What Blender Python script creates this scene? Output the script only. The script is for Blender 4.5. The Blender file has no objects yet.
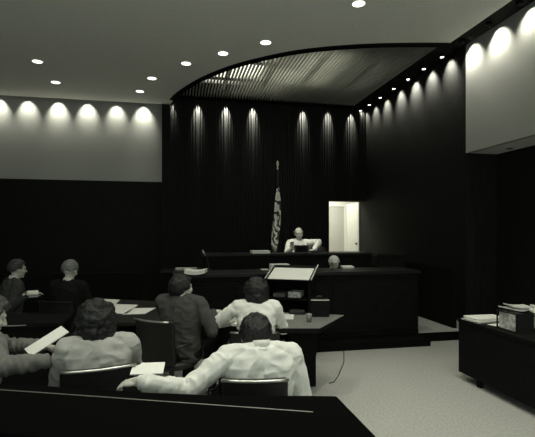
import bpy, bmesh, math, random
from mathutils import Vector, Matrix, Euler, noise as mnoise
random.seed(7)
C = bpy.context.scene.collection
R = math.radians

# ---------------------------------------------------------------- camera
H = 1.7
YAW = math.atan(91.5 / 445)
cd = bpy.data.cameras.new('camera'); cam = bpy.data.objects.new('camera', cd); C.objects.link(cam)
cam.location = (0, 0, H); cam.rotation_euler = (R(90), 0, -YAW)
cd.sensor_width = 36; cd.lens = 36 * 445 / 535; cd.shift_y = 13.5 / 535; cd.clip_start = 0.05
bpy.context.scene.camera = cam

# ---------------------------------------------------------------- world and exposure
W = bpy.data.worlds.new('world'); bpy.context.scene.world = W; W.use_nodes = True
W.node_tree.nodes['Background'].inputs[0].default_value = (0.88, 1.0, 0.90, 1)
W.node_tree.nodes['Background'].inputs[1].default_value = 1.15
vs = bpy.context.scene.view_settings
vs.view_transform = 'Standard'; vs.look = 'None'; vs.gamma = 1; vs.use_curve_mapping = False; vs.exposure = 0.0

LC = (1.0, 0.99, 0.85)
K_WASH_PALE, K_WASH_DARK, K_WASH_RIGHT, K_WASH_PALER = 46, 340, 170, 52
K_DOWN_VIS, K_DOWN_WELL, K_PLENUM, K_DOOR = 20, 78, 14, 50

def P(u, v, zc):                    # room point at a distance zc ahead of the standpoint, sight-line read off the photograph
    c, s = math.cos(YAW), math.sin(YAW); xc = (u - 267.5) / 445 * zc
    return Vector((xc * c + zc * s, zc * c - xc * s, H - (v - 232) / 445 * zc))
def PZ(u, v, Z): return P(u, v, (H - Z) * 445 / (v - 232))

def spot(name, loc, target, energy, angle, blend=0.5, radius=0.03, parent=None):
    l = bpy.data.lights.new(name, 'SPOT'); l.energy = energy; l.spot_size = R(angle); l.spot_blend = blend
    l.shadow_soft_size = radius; l.color = LC
    o = bpy.data.objects.new(name, l); C.objects.link(o); o.location = loc
    o.rotation_euler = (Vector(target) - Vector(loc)).to_track_quat('-Z', 'Y').to_euler()
    if parent: o.parent = parent
    return o

# ---------------------------------------------------------------- materials
def mat(name, col, rough=0.8, spec=0.3, noise=0, nscale=20, bump=0, bscale=60, metal=0, emit=0, stretch=None, sheen=0):
    m = bpy.data.materials.new(name); m.use_nodes = True; nt = m.node_tree; b = nt.nodes['Principled BSDF']
    if not isinstance(col, tuple): col = (col, col * 1.0, col * 0.93)
    b.inputs['Base Color'].default_value = (*col, 1); b.inputs['Roughness'].default_value = rough
    b.inputs['Specular IOR Level'].default_value = spec; b.inputs['Metallic'].default_value = metal
    if sheen: b.inputs['Sheen Weight'].default_value = sheen
    if emit:
        b.inputs['Emission Color'].default_value = (*LC, 1); b.inputs['Emission Strength'].default_value = emit
    tc = nt.nodes.new('ShaderNodeTexCoord'); mp = nt.nodes.new('ShaderNodeMapping'); nt.links.new(tc.outputs['Object'], mp.inputs[0])
    if stretch: mp.inputs['Scale'].default_value = stretch
    n = nt.nodes.new('ShaderNodeTexNoise'); n.inputs['Scale'].default_value = nscale; n.inputs['Detail'].default_value = 5
    nt.links.new(mp.outputs[0], n.inputs[0])
    if noise:
        r = nt.nodes.new('ShaderNodeValToRGB'); r.color_ramp.elements[0].position = 0.3; r.color_ramp.elements[1].position = 0.7
        r.color_ramp.elements[0].color = (*[max(0, x * (1 - noise)) for x in col], 1)
        r.color_ramp.elements[1].color = (*[min(1, x * (1 + noise)) for x in col], 1)
        nt.links.new(n.outputs[0], r.inputs[0]); nt.links.new(r.outputs[0], b.inputs['Base Color'])
    if bump:
        n2 = nt.nodes.new('ShaderNodeTexNoise'); n2.inputs['Scale'].default_value = bscale; n2.inputs['Detail'].default_value = 4
        nt.links.new(mp.outputs[0], n2.inputs[0])
        bp = nt.nodes.new('ShaderNodeBump'); bp.inputs['Strength'].default_value = bump; bp.inputs['Distance'].default_value = 0.01
        nt.links.new(n2.outputs[0], bp.inputs['Height']); nt.links.new(bp.outputs[0], b.inputs['Normal'])
    return m
M = {
 'plaster': mat('plaster', 0.40, 0.95, 0.1, noise=0.12, nscale=90, bump=0.1, bscale=150),
 'soffit': mat('painted soffit', 0.75, 0.95, 0.1, noise=0.10, nscale=90),
 'ceil': mat('ceiling plaster', 0.90, 0.95, 0.1, noise=0.10, nscale=60),
 'black': mat('black painted board', 0.006, 0.95, 0.05),
 'panel': mat('dark stained wall panelling', 0.014, 0.8, 0.1, noise=0.3, nscale=6, stretch=(6, 6, 0.6)),
 'batten': mat('dark wooden battens', 0.016, 0.7, 0.15, noise=0.3, nscale=6, stretch=(6, 6, 0.6)),
 'slat': mat('ceiling slats', 0.30, 0.7, 0.2),
 'carpet': mat('pale carpet', 0.40, 1.0, 0.05, noise=0.16, nscale=45, bump=0.4, bscale=220),
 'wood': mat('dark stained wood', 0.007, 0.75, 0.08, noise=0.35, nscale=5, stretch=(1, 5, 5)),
 'woodtop': mat('polished table top', 0.012, 0.45, 0.2, noise=0.25, nscale=5, stretch=(1, 6, 6)),
 'laminate': mat('grey laminate top', 0.16, 0.35, 0.4, noise=0.1, nscale=8),
 'paper': mat('white paper', 0.80, 0.9, 0.2),
 'paper2': mat('cream paper', 0.55, 0.9, 0.2, noise=0.1, nscale=12),
 'file': mat('worn file paper', 0.62, 0.9, 0.2, noise=0.45, nscale=25, bump=0.4, bscale=40),
 'rail': mat('black lacquered rail', 0.002, 0.9, 0.03),
 'leather': mat('black leather', 0.012, 0.45, 0.4, bump=0.2, bscale=90),
 'metal': mat('brushed metal', 0.55, 0.35, 0.5, metal=0.9),
 'dmetal': mat('dark metal', 0.05, 0.4, 0.5, metal=0.8),
 'skin': mat('skin', (0.52, 0.50, 0.44), 0.6, 0.3, noise=0.06, nscale=30),
 'eye': mat('eye', 0.5, 0.2, 0.5), 'shoe': mat('black shoe leather', 0.01, 0.3, 0.5),
 'hair_dark': mat('dark hair', 0.007, 0.45, 0.4, noise=0.5, nscale=60, bump=0.8, bscale=90, stretch=(2, 2, .6)),
 'hair_grey': mat('grey hair', 0.18, 0.6, 0.3, noise=0.4, nscale=60, bump=0.6, bscale=90),
 'hair_white': mat('pale grey hair', 0.6, 0.6, 0.3, noise=0.3, nscale=60, bump=0.6, bscale=90),
 'hair_mid': mat('brown hair', 0.05, 0.5, 0.3, noise=0.5, nscale=60, bump=0.6, bscale=90),
 'shirt': mat('white shirt cloth', 0.70, 0.95, 0.1, bump=0.6, bscale=14),
 'suit_light': mat('light suit cloth', 0.70, 0.95, 0.1, noise=0.08, nscale=14, bump=0.35, bscale=16),
 'suit_grey': mat('grey jacket cloth', 0.36, 0.95, 0.1, noise=0.1, nscale=14, bump=0.35, bscale=16),
 'suit_mid': mat('mid grey suit cloth', 0.15, 0.95, 0.1, noise=0.15, nscale=14, bump=0.35, bscale=16),
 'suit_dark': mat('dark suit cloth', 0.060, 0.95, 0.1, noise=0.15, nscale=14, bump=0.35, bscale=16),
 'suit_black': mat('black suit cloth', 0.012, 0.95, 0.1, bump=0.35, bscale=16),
 'flag': mat('flag cloth', 0.30, 0.9, 0.1), 'flagw': mat('white flag stripe', 0.75, 0.9, 0.1), 'flagd': mat('dark flag cloth', 0.03, 0.9, 0.1),
 'brass': mat('pale brass', (0.7, 0.66, 0.5), 0.3, 0.5, metal=0.6),
 'white': mat('white paint', 0.80, 0.6, 0.3), 'offwhite': mat('off white paint', 0.5, 0.6, 0.3),
 'glass': mat('dark glass', 0.02, 0.1, 0.6),
 'lens': mat('lamp lens', 0.8, 0.5, 0.3, emit=1.6),
 'lens_hot': mat('lit lamp lens', 0.8, 0.5, 0.3, emit=4.0),
}

# ---------------------------------------------------------------- mesh helpers
class MB:
    def __init__(s): s.v = []; s.f = []
    def add(s, vs, fs):
        n = len(s.v); s.v += [Vector(v) for v in vs]; s.f += [tuple(i + n for i in f) for f in fs]; return s
    def box(s, a, b, Mx=None):
        x0, y0, z0 = a; x1, y1, z1 = b
        v = [Vector(q) for q in ((x0,y0,z0),(x1,y0,z0),(x1,y1,z0),(x0,y1,z0),(x0,y0,z1),(x1,y0,z1),(x1,y1,z1),(x0,y1,z1))]
        if Mx: v = [Mx @ q for q in v]
        return s.add(v, [(0,3,2,1),(4,5,6,7),(0,1,5,4),(1,2,6,5),(2,3,7,6),(3,0,4,7)])
    def cbox(s, c, d, rot=(0,0,0)):
        Mx = Matrix.Translation(c) @ Euler(rot).to_matrix().to_4x4(); d = Vector(d) / 2
        return s.box(-d, d, Mx)
    def prism(s, pts, z0, z1):
        n = len(pts); a = sum(pts[i][0]*pts[(i+1)%n][1]-pts[(i+1)%n][0]*pts[i][1] for i in range(n))
        if a < 0: pts = pts[::-1]
        v = [(p[0], p[1], z0) for p in pts] + [(p[0], p[1], z1) for p in pts]
        return s.add(v, [tuple(range(n))[::-1], tuple(range(n, 2*n))] + [(i, (i+1)%n, n+(i+1)%n, n+i) for i in range(n)])
    def tube(s, path, r, n=8, cap=True):
        path = [Vector(p) for p in path]; rs = r if isinstance(r, (list, tuple)) else [r]*len(path)
        vs = []; fs = []; up = Vector((0.13, 0.21, 1)).normalized()
        for i, p in enumerate(path):
            d = (path[min(i+1, len(path)-1)] - path[max(i-1, 0)]).normalized()
            a = d.cross(up)
            if a.length < 0.1: a = d.cross(Vector((1, 0, 0)))
            a.normalize(); b = d.cross(a).normalized(); up = a.cross(d)
            for k in range(n):
                t = 2*math.pi*k/n; vs.append(p + (a*math.cos(t) + b*math.sin(t))*rs[i])
        for i in range(len(path)-1):
            for k in range(n):
                fs.append((i*n+k, (i+1)*n+k, (i+1)*n+(k+1)%n, i*n+(k+1)%n))
        if cap: fs.append(tuple(range(n))); fs.append(tuple(range((len(path)-1)*n, len(path)*n))[::-1])
        return s.add(vs, fs)
    def lathe(s, prof, c=(0,0,0), n=20):
        vs = []; fs = []; m = len(prof)
        for r, z in prof:
            for k in range(n):
                t = 2*math.pi*k/n; vs.append((c[0]+r*math.cos(t), c[1]+r*math.sin(t), c[2]+z))
        for i in range(m-1):
            for k in range(n): fs.append((i*n+k, i*n+(k+1)%n, (i+1)*n+(k+1)%n, (i+1)*n+k))
        fs.append(tuple(range(n))[::-1]); fs.append(tuple(range((m-1)*n, m*n)))
        return s.add(vs, fs)
    def ell(s, c, r, rot=(0,0,0), n=16, m=10):
        Mx = Matrix.Translation(c) @ (rot if isinstance(rot, Matrix) else Euler(rot).to_matrix().to_4x4())
        r = Vector((r, r, r)) if not hasattr(r, '__len__') else Vector(r)
        vs = [Mx @ Vector((0, 0, -r.z))]; fs = []
        for i in range(1, m):
            a = -math.pi/2 + math.pi*i/m
            for k in range(n):
                t = 2*math.pi*k/n; vs.append(Mx @ Vector((r.x*math.cos(a)*math.cos(t), r.y*math.cos(a)*math.sin(t), r.z*math.sin(a))))
        vs.append(Mx @ Vector((0, 0, r.z)))
        for k in range(n):
            fs.append((0, 1+(k+1)%n, 1+k)); L = 1+(m-2)*n; fs.append((L+k, L+(k+1)%n, len(vs)-1))
        for i in range(m-2):
            for k in range(n):
                a = 1+i*n; fs.append((a+k, a+(k+1)%n, a+n+(k+1)%n, a+n+k))
        return s.add(vs, fs)
    def cap(s, p, q, r1, r2):           # tapered limb with round ends
        p = Vector(p); q = Vector(q)
        s.ell(p, r1, n=12, m=8); s.ell(q, r2, n=12, m=8); s.tube([p, q], [r1, r2], n=12); return s
    def xf(s, Mx): s.v = [Mx @ v for v in s.v]; return s
    def mesh(s, name):
        me = bpy.data.meshes.new(name); me.from_pydata([tuple(v) for v in s.v], [], s.f); me.update(); return me
    def build(s, name, m, parent=None, bevel=0, smooth=False, loc=None):
        me = s.mesh(name)
        bm = bmesh.new(); bm.from_mesh(me); bmesh.ops.recalc_face_normals(bm, faces=bm.faces); bm.to_mesh(me); bm.free()
        me.materials.append(M[m] if isinstance(m, str) else m)
        o = bpy.data.objects.new(name, me); C.objects.link(o)
        if parent: o.parent = parent
        if loc is not None: o.location = loc
        if smooth:
            for p in me.polygons: p.use_smooth = True
        if bevel:
            b = o.modifiers.new('bevel', 'BEVEL'); b.width = bevel; b.segments = 2; b.limit_method = 'ANGLE'
        return o
def tag(o, label=None, cat=None, group=None, kind=None):
    if label: o['label'] = label
    if cat: o['category'] = cat
    if group: o['group'] = group
    if kind: o['kind'] = kind
    return o
def empty(name, loc=(0,0,0), rz=0, label=None, cat=None, group=None):
    o = bpy.data.objects.new(name, None); C.objects.link(o); o.location = loc; o.rotation_euler = (0,0,rz); o.empty_display_size = 0.1
    return tag(o, label, cat, group)
def S(o): o['kind'] = 'structure'; return o
def copy_tree(o, parent=None):
    c = o.copy(); C.objects.link(c); c.parent = parent
    for ch in list(o.children): copy_tree(ch, c)
    return c
def organic(mb, name, m, parent, voxel=0.008, smooth=4, disp=0, dscale=0.1, loc=None, arms=None):
    o = mb.build(name, m, parent, loc=loc)
    r = o.modifiers.new('remesh', 'REMESH'); r.mode = 'VOXEL'; r.voxel_size = voxel; r.use_smooth_shade = True
    if smooth:
        q = o.modifiers.new('smooth', 'SMOOTH'); q.iterations = smooth; q.factor = 0.5
    dg = bpy.context.evaluated_depsgraph_get(); dg.update()
    me = bpy.data.meshes.new_from_object(o.evaluated_get(dg)); old = o.data
    o.modifiers.clear(); o.data = me; bpy.data.meshes.remove(old)
    for p in me.polygons: p.use_smooth = True
    if disp:                            # cloth folds: drapes slanting off the shoulders, creases across the sleeves
        nrm = [Vector(v.normal) for v in me.vertices]
        for v, n in zip(me.vertices, nrm):
            c = v.co; best = 9; d = None
            for A0, B0 in (arms or ()):
                ab = B0 - A0; tt = max(0, min(1, (c-A0).dot(ab)/ab.length_squared)); q = A0 + ab*tt; L = (c-q).length
                if L < best: best = L; d = ab.normalized(); al = (c-A0).dot(d)
            k = 1 if c.x > 0 else -1
            u = c.x*k*0.75 + c.z*0.66; w = -c.x*k*0.66 + c.z*0.75     # w runs across the slanting folds
            f1 = mnoise.noise(Vector((u*13, w*4.0 + c.y*3, 3.1*k))) + 0.5*mnoise.noise(Vector((c.x*9, c.z*22, c.y*8)))
            f2 = mnoise.noise(Vector((al*17 + c.z*9, c.x*12, c.y*12))) if d else 0
            wgt = 0 if d is None else max(0, min(1, (0.085 - best)/0.02))
            f = f1*(1-wgt) + f2*wgt
            v.co = c + n*disp*(0.45 - abs(f)*1.6)
        me.update()
    return o

# ---------------------------------------------------------------- the room
CZ, SZ = 4.77, 4.92                 # plaster ceiling, dark recessed ceiling
RX, NX = 4.89, 5.50                 # right wall, wall of the niche under the soffit
BY, BR, SY = 11.30, 11.15, 10.92     # rear plaster wall, slatted wall in front of it
FY = 6.27                           # front line of bench and platform
S(MB().box((-6.6, -3, -0.1), (7, 13.2, 0)).build('floor', 'carpet'))
# curved ceiling edge: a quarter ellipse sweeping from the slatted wall to the right wall
arc = [(-0.16, 11.3), (-0.14, 11.0), (0.0, 10.36), (0.19, 9.80), (0.46, 9.18), (0.74, 8.68), (1.07, 8.22), (1.47, 7.80), (2.07, 7.32), (2.83, 6.96), (3.6, 6.73), (4.36, 6.57)]
def smoothpath(p, k=4):
    p = [Vector((*q, 0)) for q in p]; out = []
    for i in range(len(p)-1):
        a, b, c, d = p[max(i-1,0)], p[i], p[i+1], p[min(i+2, len(p)-1)]
        for j in range(k):
            t = j/k; out.append(0.5*((2*b)+(c-a)*t+(2*a-5*b+4*c-d)*t*t+(3*b-a-3*c+d)*t**3))
    return [(q.x, q.y) for q in out] + [(p[-1].x, p[-1].y)]
A = smoothpath(arc)
ceil_pts = [(-6.6, -3), (4.36, -3)] + A[::-1][:-4] + [(-0.18, 10.98), (-6.6, 10.98)]
S(MB().prism(ceil_pts, CZ, CZ+0.06).build('ceiling', 'ceil'))
S(MB().box((-6.6, -3, 5.2), (7, 13.2, 5.3)).build('ceiling', 'black'))
def ribbon(path, off, z0, z1):
    mb = MB(); n = len(path); L = []
    for i in range(n):
        a = Vector(path[max(i-1,0)]); b = Vector(path[min(i+1,n-1)]); d = (b-a).normalized(); nn = Vector((d.y, -d.x))
        L.append((Vector(path[i]), Vector(path[i]) - nn*off))
    vs = []; fs = []
    for a, b in L: vs += [(a.x,a.y,z0),(b.x,b.y,z0),(b.x,b.y,z1),(a.x,a.y,z1)]
    for i in range(n-1):
        for k in range(4): fs.append((4*i+k, 4*i+(k+1)%4, 4*i+4+(k+1)%4, 4*i+4+k))
    fs += [(0,1,2,3), (4*n-4,4*n-1,4*n-2,4*n-3)]
    return mb.add(vs, fs)
S(ribbon(A[7:], -0.10, CZ-0.035, 5.2).build('trim_1', 'black'))
# dark flat ceiling: margin at the back and right of the slats, strip along the right wall
S(MB().box((-0.1, 10.42, SZ), (RX, 11.0, SZ+0.05)).build('ceiling', 'black'))
S(MB().box((4.37, -3, SZ), (RX+0.1, 10.42, SZ+0.05)).build('ceiling', 'black'))
S(MB().box((4.36, -3, CZ), (4.40, 6.57, SZ+0.05)).build('trim_2', 'black'))
# slatted ceiling inside the curve, lit from above by lamps added in the void
sl = empty('slatted_ceiling', (0,0,0)); S(sl)
mb = MB(); mg = MB(); x = 0.0
def arcY(x):
    for i in range(len(A)-1):
        if A[i][0] <= x <= A[i+1][0]: return A[i][1]+(A[i+1][1]-A[i][1])*(x-A[i][0])/max(1e-6, A[i+1][0]-A[i][0])
    return 10.3
xs = []
x = 0.10
while x < 4.36:
    y0 = arcY(x) + 0.02
    if y0 < 10.35:
        mb.box((x, y0, SZ-0.08), (x+0.021, 10.42, SZ+0.0)); xs.append(x)
    x += 0.068
mb.build('slats', 'slat', sl)
for y in (7.4, 8.4, 9.4, 10.3): mg.box((max(0.05, [a[0] for a in A if a[1] <= y+.05][0]), y, SZ+0.0), (4.36, y+0.04, SZ+0.05))
mg.build('cross_batten', 'black', sl)

# rear wall, left: pale upper wall above dark panelling
S(MB().box((-6.6, BY, 2.93), (-0.33, BY+0.1, 5.2)).build('wall_back_upper', 'plaster'))
S(MB().box((-6.6, BY-0.05, 0), (-0.33, BY+0.1, 2.93)).build('wall_back', 'panel'))
S(MB().box((-6.7, -3, 0), (-6.6, BY+0.1, 5.2)).build('wall_left', 'panel'))
# slatted wall behind the bench
S(MB().box((-0.33, SY+0.06, 0), (3.84, BR+0.1, 5.2)).box((3.84, SY+0.06, 2.51), (RX+0.1, BR+0.1, 5.2)).build('wall_rear', 'panel'))
mb = MB(); x = -0.33
while x < RX - 0.02:
    z0 = 0.95
    if 3.80 < x: z0 = 2.53
    mb.box((x, SY, z0), (x+0.03, SY+0.06, 5.15)); x += 0.062
bt = mb.build('wall_rear_battens', 'batten'); S(bt)
S(MB().box((-0.33, SY-0.02, 0), (3.82, SY+0.06, 0.95)).build('baseboard_rear', 'panel'))
# right wall and its pale soffit with niche below
S(MB().box((RX, 6.82, 0), (RX+0.12, BY+0.1, 5.2)).build('wall_right', 'panel'))
S(MB().box((RX, -3, 3.06), (RX+0.10, 6.82, 5.2)).build('wall_right_upper', 'plaster'))
S(MB().box((RX+0.10, -3, 3.06), (NX+0.1, 6.82, 3.12)).build('soffit', 'soffit'))
S(MB().box((NX, -3, 0), (NX+0.1, 6.92, 3.06)).box((RX+0.12, 6.82, 0), (NX+0.1, 6.92, 3.2)).build('wall_niche', 'panel'))

# doorway, frame, and the bright vestibule beyond it
S(MB().box((3.82, 10.9, 0.45), (3.86, 11.28, 2.55)).box((3.86, 10.9, 2.51), (4.86, 11.28, 2.55)).build('trim_3', 'panel'))
S(MB().box((3.0, 11.25, 0.4), (6.2, 13.1, 0.45)).build('floor_vestibule', 'carpet'))
S(MB().box((3.0, 13.0, 0.45), (6.2, 13.1, 3.2)).box((2.95, 11.25, .45), (3.05, 13.1, 3.2)).box((6.1, 11.25, .45), (6.2, 13.1, 3.2)).box((3.0, 11.25, 3.15), (6.2, 13.1, 3.2)).box((4.9, 11.25, .45), (6.2, 11.3, 3.2)).box((2.95, 11.25, .45), (3.83, 11.3, 3.2)).box((2.95,11.25,2.55),(6.2,11.3,3.2)).build('wall_vestibule', 'white'))
t = empty('door_1', (4.72, 12.985, 0.45)); S(t)
MB().box((-0.36, -0.03, 0), (0.36, 0.0, 2.02)).build('door_leaf', 'offwhite', t)
MB().box((-0.43, -0.05, 0), (-0.36, 0.0, 2.10)).box((0.36, -0.05, 0), (0.43, 0, 2.10)).box((-0.36, -0.05, 2.03), (0.36, 0, 2.10)).build('door_frame', 'white', t)
t = empty('door_2', (4.87, 11.32, 0.45), R(90)); S(t)
MB().box((0, -0.02, 0), (0.86, 0.02, 2.05)).build('door_leaf', 'offwhite', t)
MB().ell((0.10, 0.05, 0.93), (0.03,0.03,0.03)).tube([(0.10, 0, 0.93), (0.10, 0.05, 0.93)], 0.012).build('door_knob', 'dmetal', t)
vl = bpy.data.lights.new('vestibule_light', 'AREA'); vl.energy = K_DOOR; vl.size = 1.0; vl.color = LC
vo = bpy.data.objects.new('vestibule_light', vl); C.objects.link(vo); vo.location = (4.0, 12.0, 3.1)

# raised platform of the court, higher tier for the judge
S(MB().box((-0.3, FY, 0), (RX, 10.98, 0.14)).build('floor_platform', 'carpet'))
S(MB().box((-0.3, FY-0.012, 0), (RX, FY, 0.135)).build('trim_4', 'black'))
S(MB().box((0.3, 8.35, 0.14), (RX, 10.98, 0.45)).build('floor_judge_tier', 'carpet'))

# ---------------------------------------------------------------- ceiling lamps
def lamp_disc(loc, label, energy, r=0.085, lens='lens_hot', grp='round recessed lamps in the plaster ceiling', ang=100):
    t = empty('ceiling_downlight', loc, 0, label, 'ceiling light', grp)
    MB().lathe([(r+0.018, 0), (r+0.018, -0.008), (r, -0.012), (r, 0.0)], n=24).build('trim_ring', 'white', t)
    MB().lathe([(r-0.002, -0.002), (r-0.002, -0.007)], n=24).build('lens', lens, t)
    if energy:
        spot('downlight_beam', (0, 0, -0.03), (0, 0, -3), energy, ang, 0.8, 0.06, t)
    return t
dl = [((-2.44, 8.66), 'round ceiling lamp farthest left, nearest the camera of the left pair'),
      ((-2.41, 9.79), 'round ceiling lamp on the left, close above the lit pale wall'),
      ((-0.47, 9.15), 'round ceiling lamp nearer the curve of the middle left pair'),
      ((-0.77, 10.05), 'small round ceiling lamp nearest the dark slatted wall'),
      ((0.18, 8.22), 'third round ceiling lamp down the row beside the curved edge'),
      ((0.79, 7.63), 'second round ceiling lamp down the row beside the curved edge'),
      ((1.42, 7.05), 'largest round ceiling lamp at the top of the row by the curve')]
for (x, y), lb in dl: q = lamp_disc((x, y, CZ), lb, K_DOWN_VIS)
spot('added_bench_beam', (0, 0, -0.04), (1.25, 1.45, -3.2), 330, 38, 0.8, 0.05, q)     # the last lamp is turned towards the bench
# lamps of the same ceiling over the well and the public seats
for x, y, k in ((2.4, 5.6, 1.0), (3.2, 4.0, 1.2), (1.9, 3.2, 1.2), (0.3, 3.9, 1.1), (-0.7, 5.7, 0.8), (0.9, 1.9, 2.4), (-0.7, 2.3, 1.6), (2.9, 2.0, 1.2)):  # the lamp over the left table is added to brighten its papers
    lamp_disc((x, y, CZ), 'assumed round recessed lamp in the plaster ceiling over the seats', K_DOWN_WELL*k)

def washer(loc, target, energy, angle, label, grp, blend=0.6, lz=0.025):
    t = empty('wall_washer', loc, 0, label, 'wall light', grp)
    MB().lathe([(0.030, 0.05), (0.042, 0.045), (0.045, -0.02), (0.038, -0.022), (0.036, lz+0.004)], n=16).build('can', 'black', t)
    MB().lathe([(0.034, lz), (0.034, lz-0.004)], n=16).build('lens', 'lens_hot', t)
    tv = Vector(target) - Vector(loc)
    spot('wash_beam', (0, 0, -0.035), Vector((0,0,-0.035)) + tv, energy, angle, blend, 0.02, t)
    return t
names = ['leftmost', 'second from the left', 'third from the left', 'fourth from the left', 'fifth from the left', 'rightmost']
for i, x in enumerate((-3.99, -3.38, -2.72, -2.07, -1.41, -0.78)):
    washer((x, BY-0.23, CZ+0.12), (x, BY, CZ-0.23), K_WASH_PALE*(1, .85, 1.15, 1.0, .8, 1.25)[i], 72, 'lamp in the slot above the pale rear wall, %s of six' % names[i], 'lamps washing the pale rear wall', 1.0)
nb = ['leftmost', 'second', 'third', 'fourth', 'fifth', 'sixth', 'rightmost']
for i, x in enumerate((-0.12, 0.52, 1.20, 1.87, 3.16, 3.83, 4.46)):
    washer((x, SY-0.11, SZ-0.02), (x, SY+0.0, SZ-0.27), K_WASH_DARK*(1,.9,1.1,1.1,1,.8,.8)[i], 46, 'lamp washing the slatted dark rear wall, %s from the left of seven' % nb[i], 'lamps washing the slatted rear wall', 0.9)
nr = ['farthest', 'second farthest', 'third farthest', 'fourth farthest', 'fifth farthest', 'sixth farthest', 'nearest dark-panel one']
for i, y in enumerate((10.9, 10.35, 9.75, 9.08, 8.46, 7.86, 7.26)):
    washer((4.72, y, SZ-0.03), (RX, y, SZ-0.235), K_WASH_RIGHT*(.4,.6,.8,1,1.2,1,1.0)[i], 88, 'lamp on the dark ceiling along the right wall, %s' % nr[i], 'lamps along the dark right wall', 0.9, -0.022)
for i, y in enumerate((6.62, 6.0, 5.38, 4.76, 4.14)):
    washer((4.70, y, SZ-0.03), (RX, y, SZ-0.28), K_WASH_PALER*(1,1,.6,.5,.5)[i], 100, 'lamp on the ceiling above the pale upper right wall, %s from its far corner' % ['first','second','third','fourth','fifth'][i], 'lamps above the pale right wall', 0.9)
# unseen lamps added in the void to brighten the slats
for i, (x, y, k, lb) in enumerate(((1.05, 9.5, 0.5, 'left end'), (1.8, 9.0, 1.3, 'left middle'), (2.6, 8.4, 2.2, 'middle'), (3.6, 8.6, 0.5, 'right end'))):
    t = tag(MB().box((-0.04, -0.7, 0.0), (0.04, 0.7, 0.03)).build('added_void_lamp', 'white', loc=(x, y, 4.97)), 'unseen strip lamp added above the ceiling slats, ' + lb, 'ceiling light', 'added lamps above the slats')
    l = bpy.data.lights.new('added_void_glow', 'AREA'); l.energy = K_PLENUM*k; l.color = LC; l.shape = 'RECTANGLE'; l.size = 0.8; l.size_y = 1.6
    o = bpy.data.objects.new('added_void_glow', l); C.objects.link(o); o.parent = t; o.location = (0, 0, 0.035); o.rotation_euler = (math.pi, 0, 0)
S(MB().box((-0.1, 6.5, 5.17), (4.36, 10.42, 5.19)).build('ceiling_void_reflector', 'white'))  # white board added above the void lamps to bounce their light
t = tag(MB().lathe([(0.05, 0), (0.05, -0.01), (0.03, -0.012)], n=16).build('soffit_light', 'dmetal', loc=(5.32, 6.3, 3.06)), 'small unlit round fitting under the pale right soffit', 'ceiling light')

# ---------------------------------------------------------------- furniture
def sheet(w, d, h, loc, rz, label, m='paper', group=None, name='paper_sheet', cat='paper', tilt=(0,0), curl=0.0):
    mb = MB(); n = 6; vs = []; fs = []
    top = []
    for j, z in ((0, 0), (1, h)):
        for a in range(n+1):
            for b in (0, 1):
                x = (a/n-0.5)*w; vs.append((x, (b-0.5)*d, z + curl*(2*x/w)**2))
    def id(j, a, b): return j*2*(n+1)+a*2+b
    for a in range(n):
        fs += [(id(0,a,0),id(0,a,1),id(0,a+1,1),id(0,a+1,0)), (id(1,a,0),id(1,a+1,0),id(1,a+1,1),id(1,a,1)),
               (id(0,a,0),id(0,a+1,0),id(1,a+1,0),id(1,a,0)), (id(0,a,1),id(1,a,1),id(1,a+1,1),id(0,a+1,1))]
    fs += [(id(0,0,0),id(1,0,0),id(1,0,1),id(0,0,1)), (id(0,n,0),id(0,n,1),id(1,n,1),id(1,n,0))]
    mb.add(vs, fs); o = mb.build(name, m); o.location = loc; o.rotation_euler = (tilt[0], tilt[1], rz)
    return tag(o, label, cat, group)

# clerk's counter in front of the judge
t = empty('court_bench', (0, 0, 0), 0, 'long dark wooden counter in front of the judge', 'counter'); 
BXR = 3.67
MB().box((0.05, FY+0.06, 0.0), (BXR-0.06, FY+0.11, 1.06)).box((BXR-0.11, FY+0.11, 0.14), (BXR-0.06, 6.9, 1.06)).box((0.05, FY+0.11, 0.14), (0.1, 6.9, 1.06)).build('body', 'wood', t)
MB().box((0.0, FY, 0.10), (BXR, FY+0.06, 1.0)).build('front_panel', 'wood', t, 0.004)
MB().box((-0.05, FY-0.03, 1.06), (BXR+0.03, 6.95, 1.11)).build('counter_top', 'woodtop', t, 0.006)
MB().box((0.0, FY-0.008, 1.0), (BXR, FY+0.05, 1.06)).build('rail', 'wood', t, 0.003)
MB().box((0.0, FY-0.26, 0.0), (BXR+0.05, FY-0.012, 0.10)).build('shadow_slab', 'black', t)  # black slab standing in for the shadow in front of the counter
mbp = MB()
for k in range(5): mbp.box((0.12+k*0.72, FY-0.012, 0.2), (0.12+k*0.72+0.62, FY, 0.93))
mbp.build('raised_panels', 'wood', t, 0.006)
# judge's own bench behind
t = empty('judge_bench', (0, 0, 0), 0, 'raised dark bench the judge sits behind', 'desk')
MB().box((0.5, 7.85, 0.14), (3.62, 7.92, 1.27)).box((0.5, 7.92, 0.14), (0.56, 8.5, 1.27)).box((3.56, 7.92, 0.14), (3.62, 8.5, 1.27)).build('front_panel', 'wood', t, 0.004)
MB().box((0.45, 7.83, 1.27), (3.66, 8.45, 1.31)).build('desk_top', 'woodtop', t, 0.006)
# jury partition and low dark cabinet at the right
MBo = MB().box((4.40, 6.45, 0.14), (4.46, 10.2, 1.12)).build('jury_partition', 'wood', None, 0.004)
tag(MBo, 'low dark partition running back along the right wall', 'partition')
t = empty('witness_box', (4.1, 8.3, 0.14), 0, 'dark wooden enclosure beside the right end of the bench', 'witness stand')
MB().box((-0.28, -0.35, 0), (0.28, -0.30, 1.10)).box((-0.28, -0.30, 0), (-0.23, 0.04, 1.10)).build('panel', 'panel', t, 0.004)
MB().box((-0.3, -0.37, 1.10), (0.29, -0.28, 1.14)).build('cap_rail', 'woodtop', t, 0.004)

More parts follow.
